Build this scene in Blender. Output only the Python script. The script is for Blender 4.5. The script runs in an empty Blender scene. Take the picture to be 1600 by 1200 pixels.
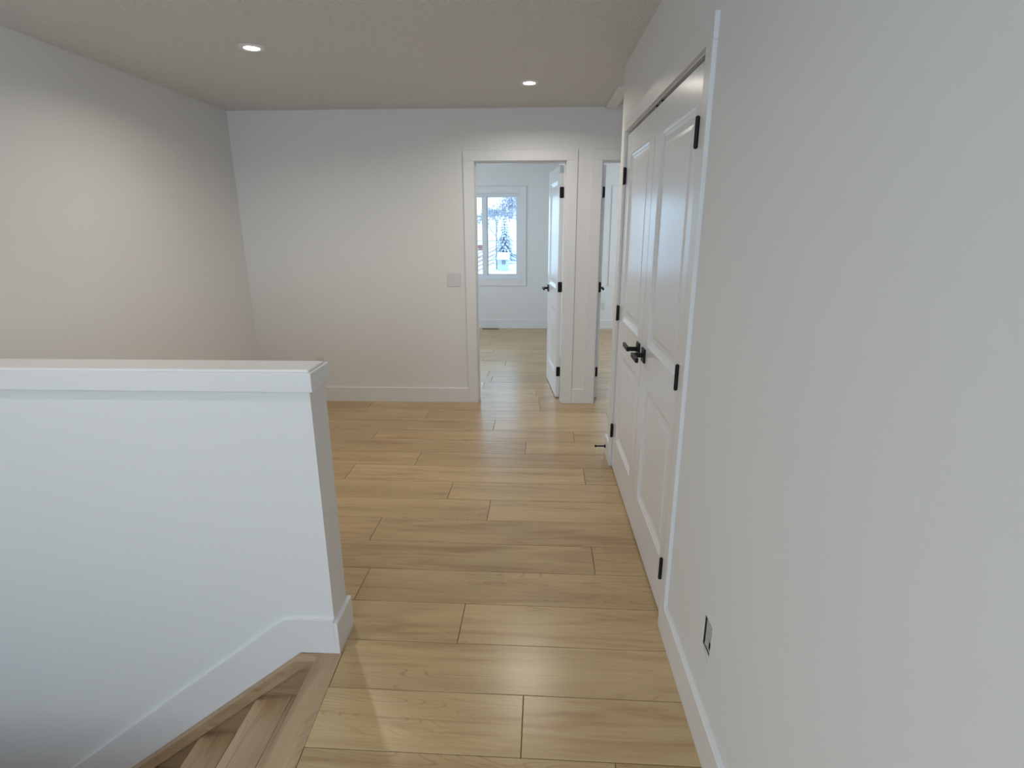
import bpy, bmesh, math, random
from mathutils import Vector, Matrix
random.seed(7)
scene = bpy.context.scene
COL = scene.collection

# ------------------------------------------------------------------ camera
cd = bpy.data.cameras.new('camera'); cam = bpy.data.objects.new('camera', cd); COL.objects.link(cam)
F_PX, PITCH, YAW, ROLL = 856.68, 15.932, 2.312, -0.127
cd.sensor_fit = 'HORIZONTAL'; cd.sensor_width = 36.0; cd.lens = 36.0*F_PX/1600.0
cd.clip_start = 0.02; cd.clip_end = 1000
_a, _b, _c = (math.radians(v) for v in (PITCH, YAW, ROLL))
_f = Vector((-math.sin(_b)*math.cos(_a), math.cos(_b)*math.cos(_a), -math.sin(_a)))
_r = _f.cross(Vector((0, 0, 1))).normalized(); _u = _r.cross(_f)
_r2 = _r*math.cos(_c)+_u*math.sin(_c); _u2 = -_r*math.sin(_c)+_u*math.cos(_c)
cam.matrix_world = Matrix(((_r2.x, _u2.x, -_f.x, 0), (_r2.y, _u2.y, -_f.y, 0), (_r2.z, _u2.z, -_f.z, 1.5319), (0, 0, 0, 1)))
scene.camera = cam

# ------------------------------------------------------------------ world (overcast winter sky)
w = bpy.data.worlds.new('overcast_sky'); scene.world = w; w.use_nodes = True
bg = w.node_tree.nodes['Background']; bg.inputs[0].default_value = (0.52, 0.76, 1.0, 1); bg.inputs[1].default_value = 3.3

# ------------------------------------------------------------------ added daylight area lights, at invented windows outside the view
def area(name, loc, rot, sx, sy, power, color):
    l = bpy.data.lights.new(name, 'AREA'); l.shape = 'RECTANGLE'; l.size = sx; l.size_y = sy; l.energy = power; l.color = color
    o = bpy.data.objects.new(name, l); COL.objects.link(o); o.location = loc; o.rotation_euler = rot
    return o
R90 = math.pi/2
DAY = (0.76, 0.88, 1.0)
area('added_rear_daylight', (-0.95, -2.47, 1.50), (R90, 0, 0), 1.9, 1.3, 28, DAY)   # faces +Y
BDAY = (0.93, 0.97, 1.0)
area('added_bedroom_daylight', (-2.46, 6.75, 1.45), (0, -R90, 0), 1.4, 1.7, 20, BDAY)      # faces +X
area('added_bedroom_daylight', (3.07, 6.75, 1.45), (0, R90, 0), 1.4, 1.7, 24, BDAY)        # faces -X

vs = scene.view_settings
vs.view_transform = 'Standard'; vs.look = 'None'; vs.gamma = 1.0; vs.use_curve_mapping = False; vs.exposure = 0.10
POT_POWER = 7.6

# ------------------------------------------------------------------ materials
def new_mat(name):
    m = bpy.data.materials.new(name); m.use_nodes = True
    nt = m.node_tree; b = nt.nodes['Principled BSDF']
    return m, nt, b
def paint(name, col, rough=0.6, bump=0.0, scale=200.0, stretch=(1, 1, 1), spec=0.5, detail=3.0, dist=0.001, var=0.0):
    m, nt, b = new_mat(name)
    b.inputs['Base Color'].default_value = (*col, 1); b.inputs['Roughness'].default_value = rough
    b.inputs['Specular IOR Level'].default_value = spec
    tc = nt.nodes.new('ShaderNodeTexCoord'); mp = nt.nodes.new('ShaderNodeMapping'); mp.inputs['Scale'].default_value = stretch
    nz = nt.nodes.new('ShaderNodeTexNoise'); nz.inputs['Scale'].default_value = scale; nz.inputs['Detail'].default_value = detail
    nt.links.new(tc.outputs['Object'], mp.inputs[0]); nt.links.new(mp.outputs[0], nz.inputs['Vector'])
    if bump:
        bp = nt.nodes.new('ShaderNodeBump'); bp.inputs['Strength'].default_value = bump; bp.inputs['Distance'].default_value = dist
        nt.links.new(nz.outputs['Fac'], bp.inputs['Height']); nt.links.new(bp.outputs[0], b.inputs['Normal'])
    if var:
        mx = nt.nodes.new('ShaderNodeMix'); mx.data_type = 'RGBA'
        mx.inputs['A'].default_value = (*[c*(1-var) for c in col], 1); mx.inputs['B'].default_value = (*[min(1, c*(1+var)) for c in col], 1)
        nt.links.new(nz.outputs['Fac'], mx.inputs['Factor']); nt.links.new(mx.outputs['Result'], b.inputs['Base Color'])
    return m
def emit(name, col, strength):
    m, nt, b = new_mat(name)
    b.inputs['Base Color'].default_value = (*col, 1)
    b.inputs['Emission Color'].default_value = (*col, 1); b.inputs['Emission Strength'].default_value = strength
    return m
def wood(name, axis, light, dark, rough=0.29, spec=0.80):
    """pale wood-look plank; grain runs along the given object axis"""
    m, nt, b = new_mat(name); N = nt.nodes; L = nt.links
    tc = N.new('ShaderNodeTexCoord'); oi = N.new('ShaderNodeObjectInfo')
    off = N.new('ShaderNodeVectorMath'); off.operation = 'ADD'
    mul = N.new('ShaderNodeMath'); mul.operation = 'MULTIPLY'; mul.inputs[1].default_value = 57.0
    L.new(oi.outputs['Random'], mul.inputs[0])
    cmb = N.new('ShaderNodeCombineXYZ'); L.new(mul.outputs[0], cmb.inputs[0]); L.new(mul.outputs[0], cmb.inputs[1])
    L.new(tc.outputs['Object'], off.inputs[0]); L.new(cmb.outputs[0], off.inputs[1])
    def noise(along, across, detail, dist=0.0, rough_=0.55):
        mp = N.new('ShaderNodeMapping')
        mp.inputs['Scale'].default_value = (along, across, across) if axis == 'x' else (across, along, across)
        n = N.new('ShaderNodeTexNoise'); n.inputs['Scale'].default_value = 1.0; n.inputs['Detail'].default_value = detail
        n.inputs['Distortion'].default_value = dist; n.inputs['Roughness'].default_value = rough_
        L.new(off.outputs[0], mp.inputs[0]); L.new(mp.outputs[0], n.inputs['Vector'])
        return n.outputs['Fac']
    def ramp(src, p0, p1, c0, c1):
        r = N.new('ShaderNodeValToRGB'); r.color_ramp.elements[0].position = p0; r.color_ramp.elements[1].position = p1
        r.color_ramp.elements[0].color = c0; r.color_ramp.elements[1].color = c1
        L.new(src, r.inputs[0]); return r.outputs['Color']
    def mix(kind, fac, a, bb):
        x = N.new('ShaderNodeMix'); x.data_type = 'RGBA'; x.blend_type = kind
        if isinstance(fac, float): x.inputs['Factor'].default_value = fac
        else: L.new(fac, x.inputs['Factor'])
        L.new(a, x.inputs['A']); L.new(bb, x.inputs['B']); return x.outputs['Result']
    W = (1, 1, 1, 1)
    base = ramp(noise(0.8, 6.5, 2.0, 0.6), 0.32, 0.66, (*dark, 1), (*light, 1))             # broad soft bands
    streak = ramp(noise(1.3, 15.0, 4.0, 1.4, 0.6), 0.32, 0.50, (0.66, 0.54, 0.43, 1), W)        # brown streaks
    fine = ramp(noise(5.0, 170.0, 3.0, 0.3), 0.30, 0.62, (0.86, 0.83, 0.79, 1), W)              # pores
    # cathedral figure: rings of a stretched distance field
    mp = N.new('ShaderNodeMapping'); mp.inputs['Scale'].default_value = (1.3, 9.0, 9.0) if axis == 'x' else (9.0, 1.3, 9.0)
    L.new(off.outputs[0], mp.inputs[0])
    nz = N.new('ShaderNodeTexNoise'); nz.inputs['Scale'].default_value = 1.0; nz.inputs['Detail'].default_value = 1.0; L.new(mp.outputs[0], nz.inputs['Vector'])
    m1 = N.new('ShaderNodeMath'); m1.operation = 'MULTIPLY'; m1.inputs[1].default_value = 26.0; L.new(nz.outputs['Fac'], m1.inputs[0])
    m2 = N.new('ShaderNodeMath'); m2.operation = 'FRACT'; L.new(m1.outputs[0], m2.inputs[0])
    fig = ramp(m2.outputs[0], 0.0, 0.20, (0.68, 0.59, 0.48, 1), W)
    msk = ramp(noise(1.1, 5.0, 1.0), 0.50, 0.62, (0, 0, 0, 1), (0.85, 0.85, 0.85, 1))
    c = mix('MULTIPLY', 0.62, base, streak)
    c = mix('MULTIPLY', 0.8, c, fine)
    sep = N.new('ShaderNodeSeparateColor'); L.new(msk, sep.inputs[0])
    c = mix('MULTIPLY', sep.outputs[0], c, fig)
    tint = ramp(oi.outputs['Random'], 0.0, 1.0, (0.90, 0.88, 0.86, 1), (1.06, 1.06, 1.06, 1))
    c = mix('MULTIPLY', 1.0, c, tint)
    L.new(c, b.inputs['Base Color'])
    b.inputs['Roughness'].default_value = rough; b.inputs['Specular IOR Level'].default_value = spec
    bp = N.new('ShaderNodeBump'); bp.inputs['Strength'].default_value = 0.10; bp.inputs['Distance'].default_value = 0.0006
    L.new(noise(5.0, 170.0, 3.0, 0.3), bp.inputs['Height']); L.new(bp.outputs[0], b.inputs['Normal'])
    return m
def glass_mat():
    m = bpy.data.materials.new('window_glass'); m.use_nodes = True; nt = m.node_tree; nt.nodes.clear()
    o = nt.nodes.new('ShaderNodeOutputMaterial'); t = nt.nodes.new('ShaderNodeBsdfTransparent'); g = nt.nodes.new('ShaderNodeBsdfGlossy')
    g.inputs['Roughness'].default_value = 0.01; t.inputs[0].default_value = (0.95, 0.97, 0.97, 1)
    mx = nt.nodes.new('ShaderNodeMixShader'); fr = nt.nodes.new('ShaderNodeFresnel'); fr.inputs[0].default_value = 1.45
    nt.links.new(fr.outputs[0], mx.inputs[0]); nt.links.new(t.outputs[0], mx.inputs[1]); nt.links.new(g.outputs[0], mx.inputs[2]); nt.links.new(mx.outputs[0], o.inputs[0])
    return m

M = {}
M['wall'] = paint('wall_paint', (0.80, 0.80, 0.79), 0.62, 0.05, 260, spec=0.3)
M['ceiling'] = paint('stippled_ceiling', (0.81, 0.81, 0.805), 0.9, 1.0, 95, spec=0.1, detail=2.0, dist=0.016, var=0.05)  # stipple is bump, with its light and shade also speckled into the colour
M['trim'] = paint('trim_paint', (0.80, 0.80, 0.80), 0.34, 0.02, 120)
M['door'] = paint('door_paint', (0.82, 0.83, 0.86), 0.235, 0.16, 60, stretch=(3.0, 1.0, 0.10), detail=4.0, dist=0.0008, spec=0.75)
M['vinyl'] = paint('window_vinyl', (0.78, 0.82, 0.86), 0.35, 0.01, 50)
M['plank'] = wood('floor_plank_wood', 'x', (0.60, 0.435, 0.225), (0.47, 0.322, 0.155))
M['stair'] = wood('stair_wood', 'y', (0.56, 0.39, 0.235), (0.46, 0.31, 0.18), rough=0.42)
M['skirt'] = wood('skirt_wood', 'x', (0.53, 0.37, 0.22), (0.42, 0.28, 0.155), rough=0.42)
M['subfloor'] = paint('seam_brown', (0.10, 0.06, 0.03), 0.8, 0.05, 30)
M['black'] = paint('black_metal', (0.006, 0.006, 0.0065), 0.45, 0.03, 300, spec=0.3)
M['plastic'] = paint('white_plastic', (0.70, 0.70, 0.69), 0.35, 0.01, 100)
M['dark'] = paint('dark_slot_and_shade', (0.03, 0.03, 0.03), 0.7, 0.02, 100)
M['steel'] = paint('galvanised_steel', (0.50, 0.50, 0.50), 0.45, 0.15, 90, var=0.25)
M['vent'] = paint('brown_vent_metal', (0.16, 0.12, 0.09), 0.5, 0.02, 100)
M['chrome'] = paint('lamp_reflector', (0.85, 0.85, 0.85), 0.25, 0.01, 100)
M['lens'] = emit('lamp_lens', (1.0, 0.97, 0.92), 9.0)
M['glass'] = glass_mat()
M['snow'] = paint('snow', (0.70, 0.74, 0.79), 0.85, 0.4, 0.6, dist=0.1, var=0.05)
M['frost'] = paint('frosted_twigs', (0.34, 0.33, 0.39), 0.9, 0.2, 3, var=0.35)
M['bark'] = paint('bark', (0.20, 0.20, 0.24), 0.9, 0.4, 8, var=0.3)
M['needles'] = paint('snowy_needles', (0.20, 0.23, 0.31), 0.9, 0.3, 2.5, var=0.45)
M['asphalt'] = paint('brown_road_slush', (0.38, 0.24, 0.22), 0.85, 0.3, 1.5, var=0.12)
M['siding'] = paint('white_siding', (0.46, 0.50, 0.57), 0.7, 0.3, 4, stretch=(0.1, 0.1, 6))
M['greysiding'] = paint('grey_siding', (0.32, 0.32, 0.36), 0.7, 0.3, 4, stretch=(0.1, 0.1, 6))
M['pole'] = paint('grey_pole', (0.14, 0.16, 0.18), 0.6, 0.1, 10)
M['redbrick'] = paint('rust_red_siding', (0.36, 0.15, 0.14), 0.8, 0.2, 6, var=0.2)

# ------------------------------------------------------------------ helpers
def mesh_obj(name, bm, mat, parent=None, loc=None, smooth=False):
    me = bpy.data.meshes.new(name); bmesh.ops.recalc_face_normals(bm, faces=bm.faces[:]); bm.to_mesh(me); bm.free()
    if mat: me.materials.append(M[mat] if isinstance(mat, str) else mat)
    if smooth:
        for p in me.polygons: p.use_smooth = True
    o = bpy.data.objects.new(name, me); COL.objects.link(o)
    if loc is not None: o.location = loc
    if parent is not None: o.parent = parent
    return o
def link_mesh(name, me, parent=None, loc=(0, 0, 0), rot=(0, 0, 0)):
    o = bpy.data.objects.new(name, me); COL.objects.link(o); o.location = loc; o.rotation_euler = rot
    if parent is not None: o.parent = parent
    return o
def empty(name, loc=(0, 0, 0), rz=0.0, parent=None):
    o = bpy.data.objects.new(name, None); COL.objects.link(o); o.location = loc; o.rotation_euler = (0, 0, rz); o.empty_display_size = 0.1
    if parent is not None: o.parent = parent
    return o
def tag(o, label, cat, group=None):
    o['label'] = label; o['category'] = cat
    if group: o['group'] = group
    return o
def struct(o, label=None, cat=None):
    o['kind'] = 'structure'
    if label: o['label'] = label
    if cat: o['category'] = cat
    return o
def add_box(bm, x0, x1, y0, y1, z0, z1, bev=0.0, seg=1):
    b2 = bmesh.new()
    bmesh.ops.create_cube(b2, size=1.0)
    for v in b2.verts:
        v.co = Vector(((x0+x1)/2+v.co.x*(x1-x0), (y0+y1)/2+v.co.y*(y1-y0), (z0+z1)/2+v.co.z*(z1-z0)))
    if bev > 0: bmesh.ops.bevel(b2, geom=b2.edges[:], offset=bev, segments=seg, affect='EDGES', profile=0.5)
    me = bpy.data.meshes.new('tmp'); b2.to_mesh(me); b2.free(); bm.from_mesh(me); bpy.data.meshes.remove(me)
    return bm
def box(x0, x1, y0, y1, z0, z1, bev=0.0, seg=1):
    return add_box(bmesh.new(), x0, x1, y0, y1, z0, z1, bev, seg)
def add_cyl(bm, p0, p1, r0, r1=None, n=16):
    if r1 is None: r1 = r0
    p0 = Vector(p0); p1 = Vector(p1); d = (p1-p0).normalized()
    a = d.cross(Vector((0, 0, 1)) if abs(d.z) < 0.9 else Vector((1, 0, 0))).normalized(); b = d.cross(a)
    A = []; B = []
    for i in range(n):
        t = 2*math.pi*i/n; q = a*math.cos(t)+b*math.sin(t)
        A.append(bm.verts.new(p0+q*r0)); B.append(bm.verts.new(p1+q*r1))
    for i in range(n): bm.faces.new((A[i], A[(i+1) % n], B[(i+1) % n], B[i]))
    bm.faces.new(A); bm.faces.new(B[::-1]); return bm
def slab(axis, a0, a1, b0, b1, t0, t1, holes=()):
    """slab with rectangular holes. axis 'x': thickness along X, a=Y, b=Z; 'y': a=X, b=Z; 'z': a=X, b=Y"""
    As = sorted({a0, a1, *[h[0] for h in holes], *[h[1] for h in holes]}); As = [a for a in As if a0 <= a <= a1]
    Bs = sorted({b0, b1, *[h[2] for h in holes], *[h[3] for h in holes]}); Bs = [b for b in Bs if b0 <= b <= b1]
    bm = bmesh.new(); cache = {}
    def V(a, b, t):
        k = (a, b, t)
        if k not in cache:
            cache[k] = bm.verts.new({'x': (t, a, b), 'y': (a, t, b), 'z': (a, b, t)}[axis])
        return cache[k]
    def solid(i, j):
        if i < 0 or j < 0 or i >= len(As)-1 or j >= len(Bs)-1: return False
        ca = (As[i]+As[i+1])/2; cb = (Bs[j]+Bs[j+1])/2
        return not any(h[0] < ca < h[1] and h[2] < cb < h[3] for h in holes)
    for i in range(len(As)-1):
        for j in range(len(Bs)-1):
            if not solid(i, j): continue
            A, A2, B, B2 = As[i], As[i+1], Bs[j], Bs[j+1]
            bm.faces.new((V(A, B, t0), V(A2, B, t0), V(A2, B2, t0), V(A, B2, t0)))
            bm.faces.new((V(A, B, t1), V(A, B2, t1), V(A2, B2, t1), V(A2, B, t1)))
            if not solid(i-1, j): bm.faces.new((V(A, B, t0), V(A, B2, t0), V(A, B2, t1), V(A, B, t1)))
            if not solid(i+1, j): bm.faces.new((V(A2, B, t0), V(A2, B, t1), V(A2, B2, t1), V(A2, B2, t0)))
            if not solid(i, j-1): bm.faces.new((V(A, B, t0), V(A, B, t1), V(A2, B, t1), V(A2, B, t0)))
            if not solid(i, j+1): bm.faces.new((V(A, B2, t0), V(A2, B2, t0), V(A2, B2, t1), V(A, B2, t1)))
    return bm
def prism(pts, axis, t0, t1):
    """extrude a polygon; axis 'y': pts are (x,z)"""
    bm = bmesh.new()
    f = {'x': lambda p, t: (t, p[0], p[1]), 'y': lambda p, t: (p[0], t, p[1]), 'z': lambda p, t: (p[0], p[1], t)}[axis]
    a = [bm.verts.new(f(p, t0)) for p in pts]; b = [bm.verts.new(f(p, t1)) for p in pts]
    n = len(pts)
    bm.faces.new(a); bm.faces.new(b[::-1])
    for i in range(n): bm.faces.new((a[i], a[(i+1) % n], b[(i+1) % n], b[i]))
    return bm

# ------------------------------------------------------------------ dimensions
H = 2.44
XR, XL = 0.521, -2.49
YB, YB2 = 4.752, 4.872
YW, YW2 = 8.587, 8.75
YC = 3.6155
YS = -2.5
T = 0.12
CL0, CL1, CLH = 1.875, 3.388, 2.046       # closet opening
D1A, D1B, DH = -0.495, 0.252, 2.045       # clear opening of the first door
D2A, D2B = 0.545, 1.300
HWX, HWY0, HWY1 = -0.727, 1.6806, 1.8141  # half wall end and faces
W1 = (-1.302, -0.215); W2 = (1.225, 2.312); WZ = (0.750, 2.030)
JT = 0.019                                # jamb thickness

# ------------------------------------------------------------------ room shell
struct(mesh_obj('wall_back', slab('y', XL, 1.45, 0, H, YB, YB2, [(D1A-JT, D1B+JT, -1, DH+JT), (D2A-JT, D2B+JT, -1, DH+JT)]), 'wall'), 'white painted wall at the end of the hall with two doorways')
BOXH = (1.346, 1.412, 0.318, 0.420)
struct(mesh_obj('wall_right', slab('x', YS, YC, 0, H, XR, XR+T, [(CL0-JT, CL1+JT, -1, CLH+JT), BOXH]), 'wall'), 'white painted wall beside the closet doors')
struct(mesh_obj('wall_return', slab('y', XR+T, 1.45, 0, H, YC-T, YC), 'wall'))
struct(mesh_obj('wall_alcove', slab('x', YC-T, YB2, 0, H, 1.45, 1.45+T), 'wall'))
struct(mesh_obj('wall_closet', slab('x', YS, YC-T, 0, H, 1.15, 1.27), 'wall'))
struct(mesh_obj('wall_left', slab('x', YS, YW, -1.75, H, XL-T, XL, [(5.95, 7.55, 0.80, 2.10)]), 'wall'))
struct(mesh_obj('wall_rear', slab('y', XL, 1.27, 0, H, YS-T, YS, [(-1.9, 0.0, 0.85, 2.15)]), 'wall'))
struct(mesh_obj('wall_far', slab('y', XL-T, 3.22, 0, H, YW, YW2, [(*W1, *WZ), (*W2, *WZ)]), 'wall'))
struct(mesh_obj('wall_partition', slab('x', YB2, YW, 0, H, 0.345, 0.455), 'wall'))
struct(mesh_obj('wall_bedroom', slab('y', 1.45+T, 3.22, 0, H, YB, YB2), 'wall'))
struct(mesh_obj('wall_side', slab('x', YB2, YW, 0, H, 3.10, 3.22, [(5.95, 7.55, 0.80, 2.10)]), 'wall'))
struct(mesh_obj('ceiling', slab('z', XL-T, 3.22, YS-T, YW2, H, H+0.1), 'ceiling'), 'stippled off-white ceiling')

# ---- half wall at the stairs
SL = 0.775                                # slope of the stairs
hw = struct(mesh_obj('wall_half', slab('y', XL, HWX, -1.75, 1.022, HWY0, HWY1), 'wall'), 'low white half wall beside the stairs', 4.5)
cap = struct(empty('trim_1', (HWX, HWY0, 1.02)), 'white cap along the top of the half wall')
def child(name, bm, mat, parent, **k):
    o = mesh_obj(name, bm, mat, **k); o.parent = parent
    o.matrix_parent_inverse = parent.matrix_basis.inverted(); return o
CO = 0.0142; CZ0, CZ1 = 1.0207, 1.0839
child('fascia_board', box(XL, HWX+CO, HWY0-CO, HWY0, CZ0, CZ1, 0.0015), 'trim', cap)
child('fascia_board', box(XL, HWX+CO, HWY1, HWY1+CO, CZ0, CZ1, 0.0015), 'trim', cap)
child('fascia_board', box(HWX, HWX+CO-0.0003, HWY0-CO+0.0003, HWY1+CO-0.0003, CZ0, CZ1-0.0003, 0.0015), 'trim', cap)
child('cap_board', box(XL, HWX+0.004, HWY0+0.000, HWY1-0.000, CZ0+0.002, CZ1+0.008, 0.006, 3), 'trim', cap)

# ------------------------------------------------------------------ floor planks
SK = math.atan(-0.0166); PW, PL, PY0 = 0.2298, 1.524, 1.2747
floor = struct(mesh_obj('floor', slab('z', XL-T, 3.22, YS-T, YW2, -0.22, -0.007, [(XL-T-1, -0.79, 0.65, HWY1-0.02)]), 'subfloor'), 'pale wood plank floor running across the hall')
cs, sn = math.cos(SK), math.sin(SK)
def to_local(x, y): return (x*cs+y*sn, -x*sn+y*cs)
JO = {-1: (0.253, 1.258), 0: (-0.024, 1.495), 1: (0.66, 1.6), 2: (-0.279, 1.961), 3: (-0.756, 2.192), 4: (0.296, 2.411), 5: (-0.825, 2.657), 6: (-0.242, 2.891),
      7: (-0.496, 3.117), 8: (0.333, 3.336), 9: (-0.788, 3.586), 10: (-0.049, 3.78), 11: (-1.212, 4.007), 12: (-0.31, 4.261), 13: (-0.897, 4.471), 14: (0.062, 4.6),
      17: (-0.499, 5.237), 21: (-0.329, 6.14), 22: (-0.611, 6.385), 23: (-0.021, 6.642), 24: (-0.521, 6.959)}
GAP = 0.0011
shared = {}
def plank_mesh(corners):
    """corners: 4 (x,y) counter-clockwise about the plank's own centre"""
    bm = bmesh.new(); ch = 0.0012; n = 4
    top = []; mid = []; bot = []
    for (x, y) in corners:
        sx = -1 if x > 0 else 1; sy = -1 if y > 0 else 1
        top.append(bm.verts.new((x+sx*ch, y+sy*ch, 0.0))); mid.append(bm.verts.new((x, y, -ch))); bot.append(bm.verts.new((x, y, -0.0069)))
    bm.faces.new(top)
    for i in range(n):
        j = (i+1) % n
        bm.faces.new((mid[i], mid[j], top[j], top[i])); bm.faces.new((bot[i], bot[j], mid[j], mid[i]))
    bmesh.ops.recalc_face_normals(bm, faces=bm.faces[:])
    me = bpy.data.meshes.new('floor_plank'); bm.to_mesh(me); bm.free(); me.materials.append(M['plank']); return me
def nose_x(y): return -0.698 - (y-1.44)*0.033
random.seed(11)
for k in range(-17, 32):
    y0 = (PY0+k*PW)*cs; y1 = y0+PW*cs; yc_ = (y0+y1)/2
    if k in JO: jx = to_local(JO[k][0], JO[k][1])[0]
    else: jx = random.uniform(0, PL)
    lo = XL-0.05+yc_*sn*0; hi = (0.60 if yc_ < 3.5 else 3.15)
    n0 = math.floor((lo-jx)/PL)
    x = jx+n0*PL
    while x < hi:
        xa, xb = x, x+PL; x += PL
        a = max(xa, lo-0.02); b = min(xb, hi+0.02)
        if b-a < 0.03: continue
        aL = aU = a+GAP
        if yc_ > 0.50 and yc_ < 1.66:             # stairwell rows end at the nosing
            e0 = to_local(nose_x(y0), y0)[0]; e1 = to_local(nose_x(y1), y1)[0]
            if b < e0+0.03: continue
            if a < e0: aL, aU = e0+0.0003, e1+0.0003
        full = (aL == aU) and abs((b-a)-PL) < 1e-4
        cx, cy = (a+b)/2, yc_
        if full:
            if 'full' not in shared:
                hx, hy = PL/2-GAP, PW*cs/2-GAP
                shared['full'] = plank_mesh([(-hx, -hy), (hx, -hy), (hx, hy), (-hx, hy)])
            me = shared['full']
        else:
            hy = PW*cs/2-GAP
            me = plank_mesh([(aL-cx, -hy), (b-GAP-cx, -hy), (b-GAP-cx, hy), (aU-cx, hy)])
        link_mesh('floor_plank', me, floor, (cx*cs-cy*sn, cx*sn+cy*cs, 0.0), (0, 0, SK))
mesh_obj('floor_plank', box(-0.7262, -0.7062, HWY0+0.0003, 1.745, -0.0068, 0.0), 'plank', floor)

# ------------------------------------------------------------------ stairs going down to the left
ST = struct(empty('stairs', (-0.8, 1.2, 0)), 'pale wood stairs going down beside the half wall')
SY0, SY1 = 0.66, 1.6565
RISE, RUN, NX = 0.190, 0.2475, -0.798
def nosing_bm(xe, z, y0, y1, wdt, drop=0.032, xin=None):
    r = 0.009
    pts = [(xe+wdt, z), (xe+r, z)] + [(xe+r-r*math.sin(t), z-r+r*math.cos(t)) for t in (0.35, 0.7, 1.05, 1.4)] + [(xe, z-drop+0.004), (xe+0.004, z-drop), (xe+wdt, z-drop)]
    return prism(pts, 'y', y0, y1)
bm = bmesh.new(); r = 0.009; z = 0.002
prof = [(None, z), (NX+r, z)] + [(NX+r-r*math.sin(t), z-r+r*math.cos(t)) for t in (0.35, 0.7, 1.05, 1.4)] + [(NX, z-0.030), (NX+0.004, z-0.034), (None, z-0.034)]
ring = []
for y in (SY0, HWY0-0.001): ring.append([bm.verts.new((nose_x(y)-0.0003 if p[0] is None else p[0], y, p[1])) for p in prof])
for i in range(len(prof)):
    j = (i+1) % len(prof); bm.faces.new((ring[0][i], ring[0][j], ring[1][j], ring[1][i]))
bm.faces.new(ring[0]); bm.faces.new(ring[1][::-1])
child('landing_nosing', bm, 'stair', ST)
for i in range(1, 7):
    z = -RISE*i; xe = NX-RUN*i
    child('riser', box(xe+RUN+0.022, xe+RUN+0.034, SY0, SY1, z, z+RISE-0.033), 'stair', ST)
    child('tread', box(xe+0.135, xe+RUN+0.022, SY0, SY1, z-0.03, z-0.0005, 0.0008), 'stair', ST)
    child('tread_nosing', nosing_bm(xe, z, SY0, SY1, 0.134), 'stair', ST)
child('riser', box(NX-RUN*6+0.022, NX-RUN*6+0.034, SY0, SY1, -RISE*7, -RISE*6-0.033), 'stair', ST)
child('landing_board', box(XL, NX-RUN*6+0.022, SY0, SY1, -RISE*7-0.03, -RISE*7), 'stair', ST)
# stepped-side skirt: face board, and a capping nosing that follows the slope
xb0 = -0.862; xe_ = XL+0.005
def sl(x, z0): return z0-(xb0-x)*SL
child('skirt_board', prism([(-0.765, -0.030), (xb0, -0.030), (xe_, sl(xe_, -0.030)), (xe_, -1.70), (-0.765, -1.70)], 'y', 1.657, HWY0-0.0005), 'skirt', ST)
capz = [( -0.765, 0.000), (xb0-0.003, 0.000), (xe_, sl(xe_, 0.0))]
capb = [(xe_, sl(xe_, -0.046)), (xb0+0.012, -0.038), (-0.765, -0.038)]
child('skirt_cap', prism([(NX+0.004, 0.0), capz[1], capz[2], capb[0], capb[1], (NX+0.004, -0.038)], 'y', 1.629, 1.6565), 'skirt', ST)
child('skirt_cap_top', prism([(NX+0.004, 0.0006), (xb0-0.003, 0.0006), (xe_, sl(xe_, 0.0006)), (xe_, sl(xe_, -0.02)), (xb0, -0.02), (NX+0.004, -0.02)], 'y', 1.6275, 1.667), 'skirt', ST)
struct(mesh_obj('wall_stair', slab('y', XL, -0.80, -1.75, -0.007, 0.53, 0.65), 'wall'))
struct(mesh_obj('wall_landing', slab('x', 0.65, HWY0, -1.75, -0.22, -0.79, -0.75), 'wall'))
struct(mesh_obj('floor_lower', slab('z', XL, -0.75, 0.5, HWY1, -1.85, -1.75), 'subfloor'))

# ------------------------------------------------------------------ baseboards
BH, BT = 0.1345, 0.0150
def bb_profile(t=BT, h=BH): return [(0, 0), (t, 0), (t, h-0.003), (t-0.003, h), (0, h)]
def baseboard(name, p0, p1, normal, label=None, parent=None):
    """run along p0->p1 (xy), thickness along normal"""
    p0 = Vector((*p0, 0)); p1 = Vector((*p1, 0)); n = Vector((*normal, 0)); bm = bmesh.new()
    A = [bm.verts.new(p0+n*a+Vector((0, 0, b+0.0005))) for a, b in bb_profile()]; B = [bm.verts.new(p1+n*a+Vector((0, 0, b+0.0005))) for a, b in bb_profile()]
    bm.faces.new(A); bm.faces.new(B[::-1])
    for i in range(5): bm.faces.new((A[i], A[(i+1) % 5], B[(i+1) % 5], B[i]))
    o = mesh_obj(name, bm, 'trim')
    if parent: o.parent = parent
    else: struct(o, label)
    return o
CW = 0.0855; CT = 0.0150                                 # casing width and thickness
baseboard('baseboard_back', (XL+0.016, YB), (D1A-0.005-CW-0.0005, YB), (0, -1), 'white baseboard along the back wall')
baseboard('baseboard_middle', (D1B+0.005+CW+0.0005, YB), (D2A-0.005-CW-0.0005, YB), (0, -1), 'short white baseboard between the two door casings')
baseboard('baseboard_right', (XR, YS), (XR, CL0-0.005-0.067-0.0005), (-1, 0), 'white baseboard running along the right wall')
baseboard('baseboard_corner', (XR, CL1+0.05), (XR, YC+BT), (-1, 0), 'short white baseboard at the far wall corner')
baseboard('baseboard_return', (XR+0.001, YC), (1.45, YC), (0, 1))
baseboard('baseboard_left', (XL, HWY1), (XL, YB), (1, 0))
baseboard('baseboard_far', (XL, YW), (0.345, YW), (0, -1), 'white baseboard under the bedroom window')
baseboard('baseboard_bedroom', (0.455, YW), (3.1, YW), (0, -1))
baseboard('baseboard_partition', (0.345, YB2), (0.345, YW-0.016), (-1, 0))
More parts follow.
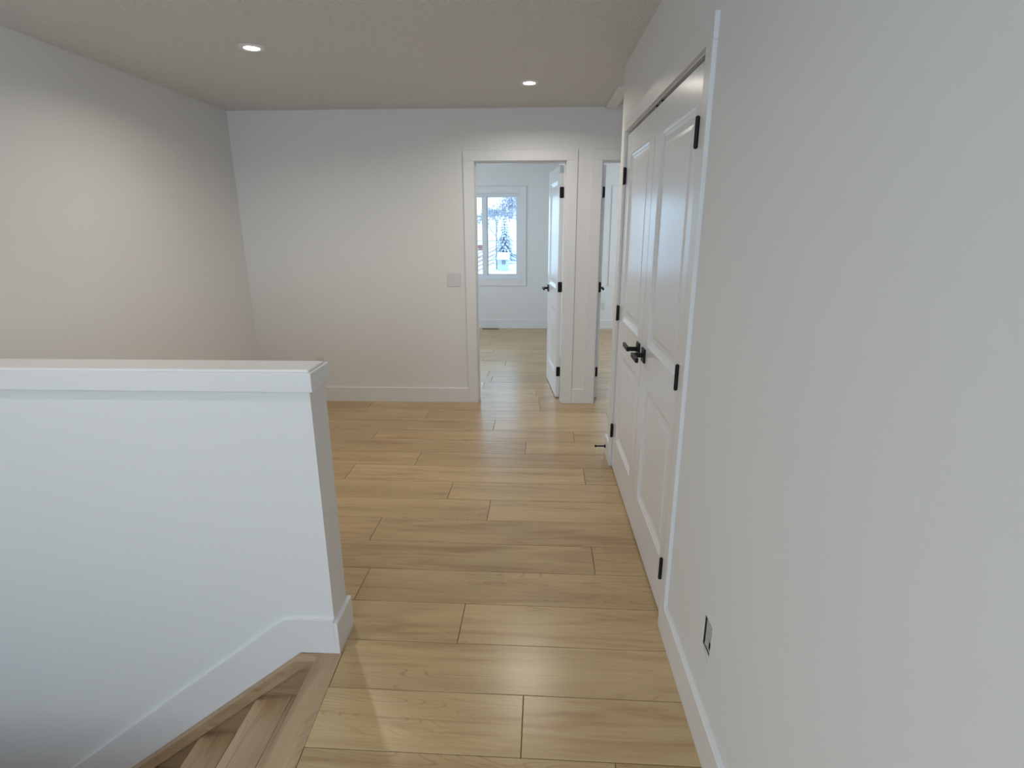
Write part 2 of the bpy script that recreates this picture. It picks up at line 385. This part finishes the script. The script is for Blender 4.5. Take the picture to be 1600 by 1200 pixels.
baseboard('baseboard_partition', (0.455, YB2), (0.455, YW-0.016), (1, 0)).name = 'baseboard_divider'
baseboard('baseboard_end', (HWX, HWY0-BT*0.9), (HWX, HWY1+BT), (1, 0), 'white baseboard wrapping the end of the half wall')
baseboard('baseboard_loft', (XL, HWY1), (HWX-0.0005, HWY1), (0, 1))
# sloped baseboard on the stair side of the half wall
t0, t1 = HWY0-BT*0.9, HWY0
xa = HWX-0.0005; xk = -0.908
pts_face = [(xa, 0.0025), (xb0, 0.0025), (xe_, sl(xe_, 0.0025)), (xe_, 0.1455-(xk-xe_)*SL), (xk, 0.1455), (xa, 0.1455)]
struct(mesh_obj('baseboard_stair', prism(pts_face, 'y', t0, t1), 'trim'), 'white baseboard bending down along the stairs on the half wall')

# ------------------------------------------------------------------ door casings and jambs
def casing_y(name, a, b, h, y, yback, label, width=CW):
    """cased opening in a wall facing -Y; clear opening a..b"""
    t = struct(empty(name, (a, y, 0)), label); rv = 0.005
    child('side_casing', box(a-rv-width, a-rv, y-CT, y, 0.0005, h+rv, 0.0012), 'trim', t)
    child('side_casing', box(b+rv, b+rv+width, y-CT, y, 0.0005, h+rv, 0.0012), 'trim', t)
    child('head_casing', box(a-rv-width, b+rv+width, y-CT, y, h+rv+0.0003, h+rv+0.0785, 0.0012), 'trim', t)
    child('jamb', box(a-JT+0.0005, a, y+0.0005, yback-0.0005, 0.0005, h+JT-0.001), 'trim', t)
    child('jamb', box(b, b+JT-0.0005, y+0.0005, yback-0.0005, 0.0005, h+JT-0.001), 'trim', t)
    child('head_jamb', box(a+0.0003, b-0.0003, y+0.0005, yback-0.0005, h, h+JT-0.001), 'trim', t)
    for (p, q) in ((a, a+0.010), (b-0.010, b)): child('door_stop_strip', box(p+0.0003, q-0.0003, y+0.045, y+0.080, 0.0005, h-0.0105, 0.001), 'trim', t)
    child('door_stop_strip', box(a+0.0005, b-0.0005, y+0.045, y+0.080, h-0.010, h-0.0003, 0.001), 'trim', t)
    return t
casing_y('trim_2', D1A, D1B, DH, YB, YB2, 'white casing around the bedroom doorway with the window view')
casing_y('trim_3', D2A, D2B, DH, YB, YB2, 'white casing around the second doorway, half hidden by the closet wall')
cc = struct(empty('trim_4', (XR, CL0, 0)), 'white casing around the double closet doors'); rv = 0.005
CN = 0.067
child('side_casing', box(XR-CT, XR, CL0-rv-CN, CL0-rv, 0.0005, CLH+rv, 0.0012), 'trim', cc)
child('side_casing', box(XR-CT, XR, CL1+rv, CL1+rv+0.045, 0.0005, CLH+rv, 0.0012), 'trim', cc)
child('head_casing', box(XR-CT, XR, CL0-rv-CN, CL1+rv+0.045, CLH+rv+0.0003, CLH+rv+0.072, 0.0012), 'trim', cc)
child('jamb', box(XR+0.0005, XR+T-0.0005, CL0-JT+0.0005, CL0, 0.0005, CLH+JT-0.001), 'trim', cc)
child('jamb', box(XR+0.0005, XR+T-0.0005, CL1, CL1+JT-0.0005, 0.0005, CLH+JT-0.001), 'trim', cc)
child('head_jamb', box(XR+0.0005, XR+T-0.0005, CL0+0.0003, CL1-0.0003, CLH, CLH+JT-0.001), 'trim', cc)
child('door_stop_strip', box(XR+0.046, XR+0.075, CL0+0.001, CL1-0.001, CLH-0.012, CLH-0.0003), 'trim', cc)

# ------------------------------------------------------------------ panelled doors
PROFILE = [(0, 0), (0.003, 0.0035), (0.014, 0.0070), (0.0155, 0.0092), (0.028, 0.0125), (0.050, 0.0125), (0.066, 0.0085)]
def panel_bm(x0, x1, z0, z1, th):
    bm = bmesh.new()
    def side(y0, sg):
        prev = None; first = None
        for ins, dp in PROFILE:
            y = y0+sg*dp
            ring = [bm.verts.new(c) for c in ((x0+ins, y, z0+ins), (x1-ins, y, z0+ins), (x1-ins, y, z1-ins), (x0+ins, y, z1-ins))]
            if prev:
                for i in range(4): bm.faces.new((prev[i], prev[(i+1) % 4], ring[(i+1) % 4], ring[i]))
            else: first = ring
            prev = ring
        bm.faces.new(prev); return first
    a = side(0.0, 1); b = side(th, -1)
    for i in range(4): bm.faces.new((a[i], a[(i+1) % 4], b[(i+1) % 4], b[i]))
    return bm
def round_plate(y0, y1, z0, z1, x0, x1, r=0.009):
    pts = []
    for cy, cz, a0 in ((y1-r, z1-r, 0), (y0+r, z1-r, 90), (y0+r, z0+r, 180), (y1-r, z0+r, 270)):
        for k in range(5):
            t = math.radians(a0+k*22.5); pts.append((cy+r*math.cos(t), cz+r*math.sin(t)))
    return prism(pts, 'x', x0, x1)
HZ = (0.255, 1.025, 1.815)
def lever_handle(parent, x, z, sgn, side=-1, th=0.035):
    """square rose and lever; sgn: direction of the lever along local x; side -1: front face"""
    y = 0.0 if side < 0 else th
    e = mesh_obj('door_handle', box(-0.033, 0.033, min(0, side*0.009), max(0, side*0.009), -0.033, 0.033, 0.0015), 'black', parent, (x, y, z))
    mesh_obj('handle_neck', add_cyl(bmesh.new(), (0, side*0.009, 0), (0, side*0.052, 0), 0.0115, 0.0115, 20), 'black', e)
    a, b = sorted((-sgn*0.012, sgn*0.115))
    y0, y1 = sorted((side*0.048, side*0.062))
    mesh_obj('lever', box(a, b, y0, y1, -0.011, 0.011, 0.002), 'black', e)
    return e
def door_leaf(name, wd, hinge, label, loc, rz, hz=2.020, back_handle=True, hinge_style='leaf'):
    th = 0.035; st = 0.118
    px = (st, wd-st); lo = (0.228, 0.805); up = (1.000, 1.918)
    z0 = 0.010
    d = struct(mesh_obj(name, slab('y', 0, wd, 0, hz, 0, th, [(*px, lo[0]-z0, lo[1]-z0), (*px, up[0]-z0, up[1]-z0)]), 'door', None, (*loc, z0)), label)
    d.rotation_euler = (0, 0, rz)
    for q in (lo, up): mesh_obj('door_panel', panel_bm(px[0], px[1], q[0]-z0, q[1]-z0, th), 'door', d)
    hx = 0.0 if hinge == 'L' else wd; s = -1 if hinge == 'L' else 1
    for zc in HZ:
        zz = zc-z0
        if hinge_style == 'leaf':
            h = mesh_obj('hinge', round_plate(0.002, 0.034, zz-0.045, zz+0.045, *sorted((hx, hx+s*0.0022))), 'black', d)
            bm2 = add_cyl(bmesh.new(), (hx+s*0.006, th+0.005, zz-0.045), (hx+s*0.006, th+0.005, zz+0.045), 0.0062, n=14)
            mesh_obj('hinge_knuckle', bm2, 'black', h)
        else:
            ky = -0.012 if hinge == 'L' else -0.0235          # barrel stands proud of the door face
            bm2 = add_cyl(bmesh.new(), (hx+s*0.002, ky, zz-0.045), (hx+s*0.002, ky, zz+0.045), 0.0068, n=16)
            add_cyl(bm2, (hx+s*0.002, ky, zz+0.045), (hx+s*0.002, ky, zz+0.048), 0.0055, 0.003, n=16)
            add_cyl(bm2, (hx+s*0.002, ky, zz-0.048), (hx+s*0.002, ky, zz-0.045), 0.003, 0.0055, n=16)
            add_box(bm2, *sorted((hx+s*0.0005, hx+s*0.0030)), ky, 0.030, zz-0.044, zz+0.044)
            mesh_obj('hinge', bm2, 'black', d)
    hxp = wd-0.066 if hinge == 'L' else 0.066
    lever_handle(d, hxp, 0.948-z0, -1 if hinge == 'L' else 1)
    if back_handle: lever_handle(d, hxp, 0.948-z0, -1 if hinge == 'L' else 1, side=1)
    return d
DX = XR+0.0035
LW = 0.7495
near = door_leaf('door_3', LW, 'R', 'near white panelled closet door with black lever', (DX, CL0+0.0035+LW, 0)[:2], -R90, back_handle=False, hinge_style='knuckle')
far = door_leaf('door_4', LW, 'L', 'far white panelled closet door with black lever', (DX, CL1-0.0035, 0)[:2], -R90, back_handle=False, hinge_style='knuckle')
for lf, xx in ((near, 0.060), (far, LW-0.040)):
    mesh_obj('ball_catch', box(xx-0.022, xx+0.022, 0.001, 0.024, 2.0202, 2.0325), 'black', lf)
# bedroom door, swung into the room; hinge on the right
BWD = 0.735
ang = math.radians(-84.6)
hx_, hy_ = 0.2065, 4.899
ox = hx_-BWD*math.cos(ang); oy = hy_-BWD*math.sin(ang)
door_leaf('door_1', BWD, 'R', 'open white bedroom door seen nearly edge on', (ox, oy), ang)
ang2 = math.radians(86.6)
door_leaf('door_2', BWD, 'L', 'open white door of the second doorway, only its edge showing', (0.590, 4.899), ang2)
# hinge leaves left on the jambs
for zc in HZ:
    o = mesh_obj('hinge_leaf', round_plate(YB2-0.034, YB2-0.002, zc-0.045, zc+0.045, D2A, D2A+0.0015), 'black'); o.parent = bpy.data.objects['trim_3']; o.matrix_parent_inverse = o.parent.matrix_basis.inverted()
    o = mesh_obj('hinge_leaf', round_plate(YB2-0.034, YB2-0.002, zc-0.045, zc+0.045, D1B-0.0015, D1B), 'black'); o.parent = bpy.data.objects['trim_2']; o.matrix_parent_inverse = o.parent.matrix_basis.inverted()

# ------------------------------------------------------------------ windows
def window(name, xr, zr, label):
    x0, x1 = xr; z0, z1 = zr; y = YW
    t = struct(empty(name, (x0, y, z0)), label); cw = 0.088
    for (a, b, c, d) in ((x0-cw, x0, z0-cw, z1+cw), (x1, x1+cw, z0-cw, z1+cw), (x0+0.0003, x1-0.0003, z1, z1+cw), (x0+0.0003, x1-0.0003, z0-cw, z0)):
        child('window_casing', box(a, b, y-CT, y, c, d, 0.0012), 'trim', t)
    # reveal lining
    for (a, b, c, d) in ((x0+0.0005, x0+0.012, z0+0.0005, z1-0.0005), (x1-0.012, x1-0.0005, z0+0.0005, z1-0.0005), (x0+0.0125, x1-0.0125, z1-0.012, z1-0.0005), (x0+0.0125, x1-0.0125, z0+0.0005, z0+0.012)):
        child('reveal_board', box(a, b, y+0.0005, y+0.085, c, d), 'trim', t)
    ya, yb = y+0.075, y+0.145
    fr = 0.052
    child('window_frame', slab('y', x0+0.001, x1-0.001, z0+0.001, z1-0.001, ya+0.011, yb, [(x0+fr, x1-fr, z0+fr+0.02, z1-fr)]), 'vinyl', t)
    xm = (x0+x1)/2
    child('mullion', box(xm-0.034, xm+0.034, ya, yb-0.002, z0+fr+0.0205, z1-fr-0.0005, 0.003), 'vinyl', t)
    for (a, b) in ((x0+fr, xm-0.034), (xm+0.034, x1-fr)):
        child('glazing_bead', slab('y', a+0.0005, b-0.0005, z0+fr+0.0205, z1-fr-0.0005, ya+0.022, yb-0.01, [(a+0.012, b-0.012, z0+fr+0.033, z1-fr-0.012)]), 'vinyl', t)
        child('pane', box(a+0.008, b-0.008, ya+0.034, ya+0.038, z0+fr+0.029, z1-fr-0.008), 'glass', t)
    return t
window('window_1', W1, WZ, 'bedroom window with white casing looking onto snow and trees')
window('window_2', W2, WZ, 'window of the second bedroom, a sliver past the closet wall')
# unseen windows, made up to go with the added daylight
def added_window(name, axis, a0, a1, z0, z1, t0, t1):
    t = struct(empty(name))
    child('window_frame', slab(axis, a0+0.001, a1-0.001, z0+0.001, z1-0.001, t0+0.04, t1-0.02, [(a0+0.06, (a0+a1)/2-0.03, z0+0.06, z1-0.06), ((a0+a1)/2+0.03, a1-0.06, z0+0.06, z1-0.06)]), 'vinyl', t)
added_window('added_window_3', 'y', -1.9, 0.0, 0.85, 2.15, YS-T, YS)
added_window('added_window_4', 'x', 5.95, 7.55, 0.80, 2.10, XL-T, XL)
added_window('added_window_5', 'x', 5.95, 7.55, 0.80, 2.10, 3.10, 3.22)

# ------------------------------------------------------------------ recessed ceiling lights
def ring_bm(prof, n=40):
    bm = bmesh.new(); rings = []
    for i in range(n):
        t = 2*math.pi*i/n; rings.append([bm.verts.new((r*math.cos(t), r*math.sin(t), z)) for r, z in prof])
    m = len(prof)
    for i in range(n):
        A, B = rings[i], rings[(i+1) % n]
        for j in range(m): bm.faces.new((A[j], B[j], B[(j+1) % m], A[(j+1) % m]))
    return bm
pot_ring = None
def pot_light(x, y, label, power=POT_POWER):
    global pot_ring
    e = tag(empty('ceiling_light', (x, y, H)), label, 'light', 'recessed lights in the hall ceiling')
    if pot_ring is None:
        o = mesh_obj('trim_ring', ring_bm([(0.066, -0.0002), (0.064, -0.006), (0.044, -0.0065), (0.040, -0.0045), (0.040, -0.0002)]), 'chrome', e, smooth=False); pot_ring = o.data
        bm = bmesh.new(); bmesh.ops.create_circle(bm, cap_ends=True, segments=40, radius=0.0395); bmesh.ops.translate(bm, verts=bm.verts[:], vec=(0, 0, -0.0015))
        pot_light.lens = mesh_obj('lens', bm, 'lens', e).data
    else:
        link_mesh('trim_ring', pot_ring, e); link_mesh('lens', pot_light.lens, e)
    l = bpy.data.lights.new('pot_lamp', 'AREA'); l.shape = 'DISK'; l.size = 0.075; l.energy = power; l.spread = math.radians(158); l.color = (1.0, 0.92, 0.82)
    o = bpy.data.objects.new('lamp', l); COL.objects.link(o); o.parent = e; o.location = (0, 0, -0.008)
    return e
pot_light(-1.487, 3.182, 'glowing recessed light at the left of the ceiling')
pot_light(-0.043, 3.976, 'glowing recessed light in front of the bedroom doorway')
pot_light(-1.45, 1.12, 'recessed light in the ceiling above the stairs', 4.5)
pot_light(-0.90, -0.90, 'added unseen recessed light in the ceiling behind the viewer', 5.0)  # added lamp out of view, brightens the closet doors and foreground

# ------------------------------------------------------------------ attic hatch on the alcove ceiling
ht = tag(empty('attic_hatch', (0.9, 4.4, H)), 'framed attic hatch in the ceiling corner above the second doorway', 'hatch')
hx0, hx1, hy0, hy1, hw_ = 0.545, 1.225, 4.098, 4.742, 0.085
child('hatch_frame', box(hx0, hx0+hw_, hy0, hy1, H-0.016, H-0.0005, 0.001), 'ceiling_trim' if 'ceiling_trim' in M else 'trim', ht)
child('hatch_frame', box(hx1-hw_, hx1, hy0, hy1, H-0.016, H-0.0005, 0.001), 'trim', ht)
child('hatch_frame', box(hx0+hw_, hx1-hw_, hy0, hy0+hw_, H-0.016, H-0.0005, 0.001), 'trim', ht)
child('hatch_frame', box(hx0+hw_, hx1-hw_, hy1-hw_, hy1, H-0.016, H-0.0005, 0.001), 'trim', ht)
child('hatch_panel', box(hx0+hw_+0.004, hx1-hw_-0.004, hy0+hw_+0.004, hy1-hw_-0.004, H-0.003, H-0.0005), 'ceiling', ht)

# ------------------------------------------------------------------ switches, outlets, vent, door stop, open box
sw = tag(empty('light_switch', (-0.689, YB, 1.104)), 'white two-gang rocker light switch beside the bedroom doorway', 'switch')
child('switch_plate', box(-0.747, -0.631, YB-0.006, YB-0.0003, 1.046, 1.162, 0.002, 2), 'plastic', sw)
for xs in (-0.712, -0.666):
    rk = child('rocker_frame', slab('y', xs-0.0185, xs+0.0185, 1.069, 1.139, YB-0.0085, YB-0.006, [(xs-0.0155, xs+0.0155, 1.072, 1.136)]), 'plastic', sw)
    o = mesh_obj('rocker_gap_shade', box(xs-0.0154, xs+0.0154, YB-0.0064, YB-0.0061, 1.0721, 1.1359), 'dark'); o.parent = rk; o.matrix_parent_inverse = sw.matrix_basis.inverted()  # dark sheet standing in for the shade in the gap round the rocker
    bm = prism([(YB-0.006, 1.0725), (YB-0.0115, 1.0725), (YB-0.0075, 1.104), (YB-0.0085, 1.1355), (YB-0.006, 1.1355)], 'x', xs-0.0138, xs+0.0138)
    o = mesh_obj('rocker', bm, 'plastic'); o.parent = rk; o.matrix_parent_inverse = (sw.matrix_basis @ Matrix()).inverted()
def outlet(x, y, z, label):
    e = tag(empty('wall_outlet', (x, y, z)), label, 'outlet')
    mesh_obj('cover_plate', box(-0.035, 0.035, -0.006, -0.0003, -0.058, 0.058, 0.002, 2), 'plastic', e)
    for dz in (0.0205, -0.0205):
        f = mesh_obj('socket', box(-0.0165, 0.0165, -0.0078, -0.006, dz-0.0145, dz+0.0145, 0.001), 'plastic', e)
        for dx in (-0.0065, 0.0065): mesh_obj('slot', box(dx-0.0012, dx+0.0012, -0.0083, -0.0078, dz-0.002, dz+0.007), 'dark', f)
        mesh_obj('ground_hole', add_cyl(bmesh.new(), (0, -0.0078, dz-0.008), (0, -0.0083, dz-0.008), 0.0025, n=10), 'dark', f)
    return e
outlet(-1.924, YB, 0.357, 'white wall outlet just above the half wall cap')
outlet(1.067, YW, 0.352, 'white wall outlet in the second bedroom below its window')
vt = tag(empty('floor_vent', (-0.678, 8.50, 0)), 'brown slotted floor vent below the bedroom window', 'vent')
child('vent_frame', slab('z', -0.805, -0.551, 8.452, 8.548, 0.0005, 0.005, [(-0.79, -0.566, 8.465, 8.535)]), 'vent', vt)
for i in range(14):
    xx = -0.786+i*0.0163
    child('slat', box(xx, xx+0.008, 8.4655, 8.5345, 0.001, 0.004), 'vent', vt)
ds = tag(empty('door_stop', (XR-BT, 3.575, 0.067)), 'black post door stop fixed to the corner baseboard', 'door stop')
child('mount_flange', add_cyl(bmesh.new(), (XR-BT, 3.575, 0.067), (XR-BT-0.012, 3.575, 0.067), 0.013, 0.008, 18), 'black', ds)
child('post', add_cyl(bmesh.new(), (XR-BT-0.012, 3.575, 0.067), (XR-BT-0.062, 3.575, 0.067), 0.0052, n=14), 'black', ds)
child('bumper', add_cyl(bmesh.new(), (XR-BT-0.062, 3.575, 0.067), (XR-BT-0.075, 3.575, 0.067), 0.0085, 0.0080, 16), 'black', ds)
# uncovered low-voltage box in the right wall
eb = tag(empty('electrical_box', (XR+0.03, 1.379, 0.369)), 'uncovered grey electrical box set into the right wall above the baseboard', 'electrical box')
b0, b1, c0, c1 = BOXH
child('box_shell', slab('x', b0+0.001, b1-0.001, c0+0.001, c1-0.001, XR+0.002, XR+0.075, [(b0+0.003, b1-0.003, c0+0.003, c1-0.003)]), 'dark', eb)  # shell and back coloured dark to give the cavity its shade
child('box_back', box(XR+0.076, XR+0.079, b0, b1, c0, c1), 'dark', eb)
child('mounting_strap', slab('x', b0+0.0035, b1-0.011, c0+0.0035, c1-0.012, XR+0.004, XR+0.006, [(b0+0.007, b0+0.026, c0+0.012, c0+0.040), (b0+0.0065, b0+0.015, c0+0.046, c0+0.078)]), 'steel', eb)
child('screw', add_cyl(bmesh.new(), (XR+0.004, 1.392, c0+0.012), (XR+0.0015, 1.392, c0+0.012), 0.0055, 0.0045, 14), 'steel', eb)
bm = bmesh.new()
prevp = None
for i in range(13):                                      # torn strip of drywall paper under the box
    t = i/12; pnt = (XR-0.0006, 1.407-0.056*t**0.8, c0-0.022*t+0.0005*math.sin(9*t))
    q = [bm.verts.new((pnt[0], pnt[1], pnt[2])), bm.verts.new((pnt[0]-0.0012, pnt[1]+0.001, pnt[2]+0.0035))]
    if prevp: bm.faces.new((prevp[0], q[0], q[1], prevp[1]))
    prevp = q
child('torn_edge', bm, 'steel', eb)

# ------------------------------------------------------------------ outdoors, one floor below
G = -3.1
struct(mesh_obj('snowy_ground', slab('z', -120, 120, 9.2, 400, G-0.3, G), 'snow'), 'snow covered ground outside the window')
def strip(pts_a, pts_b, z):
    bm = bmesh.new(); n = len(pts_a)
    A = [bm.verts.new((*p, z)) for p in pts_a]; B = [bm.verts.new((*p, z)) for p in pts_b]
    A2 = [bm.verts.new((*p, z-0.25)) for p in pts_a]; B2 = [bm.verts.new((*p, z-0.25)) for p in pts_b]
    for i in range(n-1):
        bm.faces.new((A[i], A[i+1], B[i+1], B[i])); bm.faces.new((A2[i], A2[i+1], A[i+1], A[i])); bm.faces.new((B[i], B[i+1], B2[i+1], B2[i]))
    return bm
road = struct(empty('road', (-7, 70, G)), 'snowy road with brown wheel ruts seen through the bedroom window')
# ruts running diagonally away from the house
for a0, a1, b0_, b1_ in (((-10.84, 104.5), (-10.36, 154.4), (-10.09, 97.2), (-9.72, 144.9)), ((-9.44, 90.8), (-8.30, 148.9), (-8.68, 83.5), (-7.65, 137.3)),
                       ((-8.19, 78.7), (-6.68, 130.4), (-7.62, 73.2), (-6.22, 121.4)), ((-7.24, 69.5), (-5.69, 101.9), (-6.90, 66.1), (-5.45, 97.6)), ((-6.48, 62.1), (-5.66, 78.7), (-6.21, 59.4), (-5.48, 76.1))):
    ea = ((a0[0]*2-a1[0]), (a0[1]*2-a1[1])); eb_ = ((b0_[0]*2-b1_[0]), (b0_[1]*2-b1_[1]))
    child('wheel_rut', strip([ea, a0, a1], [eb_, b0_, b1_], G+0.012), 'asphalt', road)
# shed
sh = tag(empty('shed', (-3.5, 63, G)), 'small white shed with a dark window beyond the snowy lawn', 'shed')
child('shed_walls', box(-4.05, -2.9, 62.0, 64.5, G, -1.85), 'siding', sh)
child('shed_roof', prism([(61.7, -1.88), (63.25, -1.30), (64.8, -1.88), (64.8, -1.75), (63.25, -1.15), (61.7, -1.75)], 'x', -4.15, -2.8), 'snow', sh)
wn = child('shed_window', slab('y', -3.62, -3.16, -2.42, -1.90, 61.95, 62.0, [(-3.58, -3.41, -2.38, -1.94), (-3.37, -3.20, -2.38, -1.94)]), 'siding', sh)
child('shed_pane', box(-3.59, -3.19, 61.975, 61.99, -2.39, -1.93), 'pole', sh)
# house to the right
hs = tag(empty('house', (-1.5, 82, G)), 'grey house with a snow covered roof at the right of the bedroom window', 'house')
child('house_walls', box(-3.5, 6.0, 80, 88, G, -1.9), 'greysiding', hs)
child('house_roof', prism([(79.4, -2.15), (84, -0.15), (88.6, -2.15), (88.6, -1.95), (84, 0.15), (79.4, -1.95)], 'x', -3.7, 6.3), 'snow', hs)
child('garage_door', box(-3.15, -0.9, 79.9, 80, G, -2.25), 'siding', hs)
# rust coloured building on the left
rb = tag(empty('barn', (-13, 118, G)), 'low rust red building beyond the road in the left pane', 'barn')
child('barn_walls', box(-17, -10.6, 118, 124, G, -1.9), 'redbrick', rb)
child('barn_roof', prism([(117.5, -2.0), (121, -0.9), (124.5, -2.0), (124.5, -1.85), (121, -0.7), (117.5, -1.85)], 'x', -17.3, -10.3), 'snow', rb)
# street lamp with a curved arm
sp = tag(empty('street_lamp', (-4.30, 64, G)), 'thin street lamp with a curved arm outside the bedroom window', 'street lamp')
child('lamp_pole', add_cyl(bmesh.new(), (-4.30, 64, G), (-4.30, 64, 2.0), 0.075, 0.05, 10), 'pole', sp)
bm = bmesh.new(); prev = Vector((-4.30, 64, 2.0))
for i in range(1, 9):
    t = i/8*math.pi/2; q = Vector((-4.30-1.15*(1-math.cos(t)), 64, 2.0+1.05*math.sin(t))); add_cyl(bm, prev, q, 0.042, 0.042, 8); prev = q
child('lamp_arm', bm, 'pole', sp)
child('lamp_head', add_cyl(bmesh.new(), prev+Vector((0.1, 0, 0)), prev+Vector((-0.55, 0, -0.02)), 0.09, 0.06, 10), 'pole', sp)
# overhead lines and their pole
up_ = tag(empty('utility_pole', (-6.35, 58, G)), 'utility pole with crossarm carrying overhead lines in the left pane', 'utility pole')
child('pole_shaft', add_cyl(bmesh.new(), (-6.35, 58, G), (-6.35, 58, 3.0), 0.10, 0.07, 10), 'pole', up_)
child('crossarm', box(-7.0, -5.4, 57.93, 58.07, 2.55, 2.66), 'pole', up_)
for z, sag in ((1.95, 0.45), (0.60, 0.40)):
    bm = bmesh.new(); prev = None
    for i in range(13):
        t = i/12; q = Vector((-30+60*t, 57.885, z-sag*4*t*(1-t)))
        if prev is not None: add_cyl(bm, prev, q, 0.030, 0.030, 6)
        prev = q
    child('power_line', bm, 'pole', up_)
# snow laden spruce
def spruce(x, y, h, rad, label, seed):
    rnd = random.Random(seed)
    e = tag(empty('spruce_tree', (x, y, G)), label, 'tree', 'snowy trees outside')
    child('trunk', add_cyl(bmesh.new(), (x, y, G), (x, y, G+h*0.95), 0.13, 0.02, 8), 'bark', e)
    bmA = bmesh.new(); bmB = bmesh.new()
    nt = 17
    for i in range(nt):
        f = i/(nt-1); zc = G+h*(0.16+0.82*f); rr = rad*(1-f)**0.85+0.10
        nb = int(7+9*(1-f)); ph = rnd.uniform(0, 6)
        for j in range(nb):
            a = ph+2*math.pi*j/nb+rnd.uniform(-.15, .15); L_ = rr*rnd.uniform(0.75, 1.1); wd = 0.13+0.16*(1-f)
            for bmX, dz, ww in ((bmA, 0.0, wd), (bmB, 0.055, wd*0.55)):
                d = Vector((math.cos(a), math.sin(a), 0)); n = Vector((-math.sin(a), math.cos(a), 0)); o = Vector((x, y, zc+dz))
                v = [bmX.verts.new(o), bmX.verts.new(o+d*L_*0.6+n*ww+Vector((0, 0, -L_*0.22))), bmX.verts.new(o+d*L_+Vector((0, 0, -L_*0.42))), bmX.verts.new(o+d*L_*0.6-n*ww+Vector((0, 0, -L_*0.22))), bmX.verts.new(o+d*L_*0.55+Vector((0, 0, -L_*0.10+0.03)))]
                for q in ((0, 1, 4), (1, 2, 4), (2, 3, 4), (3, 0, 4), (0, 3, 2, 1)): bmX.faces.new([v[t] for t in q])
    n1 = child('needles', bmA, 'needles', e); n1['kind'] = 'stuff'
    n2 = child('snow_load', bmB, 'snow', e); n2['kind'] = 'stuff'
spruce(-3.95, 75, 6.6, 1.65, 'blue snow laden spruce in the middle of the window view', 3)
spruce(-2.0, 96, 7.0, 2.0, 'distant snowy spruce behind the grey house', 5)
spruce(-10.5, 90, 6.0, 1.8, 'snowy spruce seen through the left pane', 9)
# frosted leafless trees
def bare_tree(x, y, h, label, seed, spread=1.0, lean=0.0, dens=6):
    rnd = random.Random(seed)
    e = tag(empty('leafless_tree', (x, y, G)), label, 'tree', 'snowy trees outside')
    bmT = bmesh.new(); bmF = bmesh.new()
    def grow(p, d, L_, r, lev):
        n = 3; q = p
        for s in range(n):
            d2 = (d+Vector((rnd.uniform(-.18, .18), rnd.uniform(-.18, .18), rnd.uniform(-.10, .05) if lev > 1 else 0.05))).normalized()
            q2 = q+d2*L_/n
            add_cyl(bmT, q, q2, r*(1-0.25*s/n), r*(1-0.25*(s+1)/n), 5 if lev else 8)
            q, d = q2, d2
            if lev >= 3:
                for _ in range(dens):
                    c = q+Vector((rnd.gauss(0, .12), rnd.gauss(0, .12), rnd.gauss(-.08, .12))); sz = rnd.uniform(.035, .085)
                    vv = [bmF.verts.new(c+Vector((rnd.uniform(-1, 1), rnd.uniform(-1, 1), rnd.uniform(-1.6, 1)))*sz) for _ in range(4)]
                    for t in ((0, 1, 2), (0, 1, 3), (0, 2, 3), (1, 2, 3)): bmF.faces.new([vv[k_] for k_ in t])
        if lev < 4:
            for _ in range(4 if lev else 5):
                dd = (d+Vector((rnd.uniform(-1, 1)*spread, rnd.uniform(-1, 1)*spread, rnd.uniform(-.35, .55)))).normalized()
                grow(q, dd, L_*rnd.uniform(.55, .78), r*0.55, lev+1)
    grow(Vector((x, y, G)), Vector((lean, 0, 1)).normalized(), h*0.42, h*0.011, 0)
    child('branches', bmT, 'bark', e)
    f = child('frost_clusters', bmF, 'frost', e); f['kind'] = 'stuff'
bare_tree(1.5, 34, 7.4, 'frosted leafless tree filling the upper right of the window view', 21, 1.0, -0.05)
bare_tree(-6.0, 100, 7.5, 'distant frosted tree behind the street lamp', 31, 0.8, 0.0, 2)
bare_tree(-9.6, 84, 6.5, 'frosted tree at the edge of the left pane', 41, 0.8, 0.0, 2)
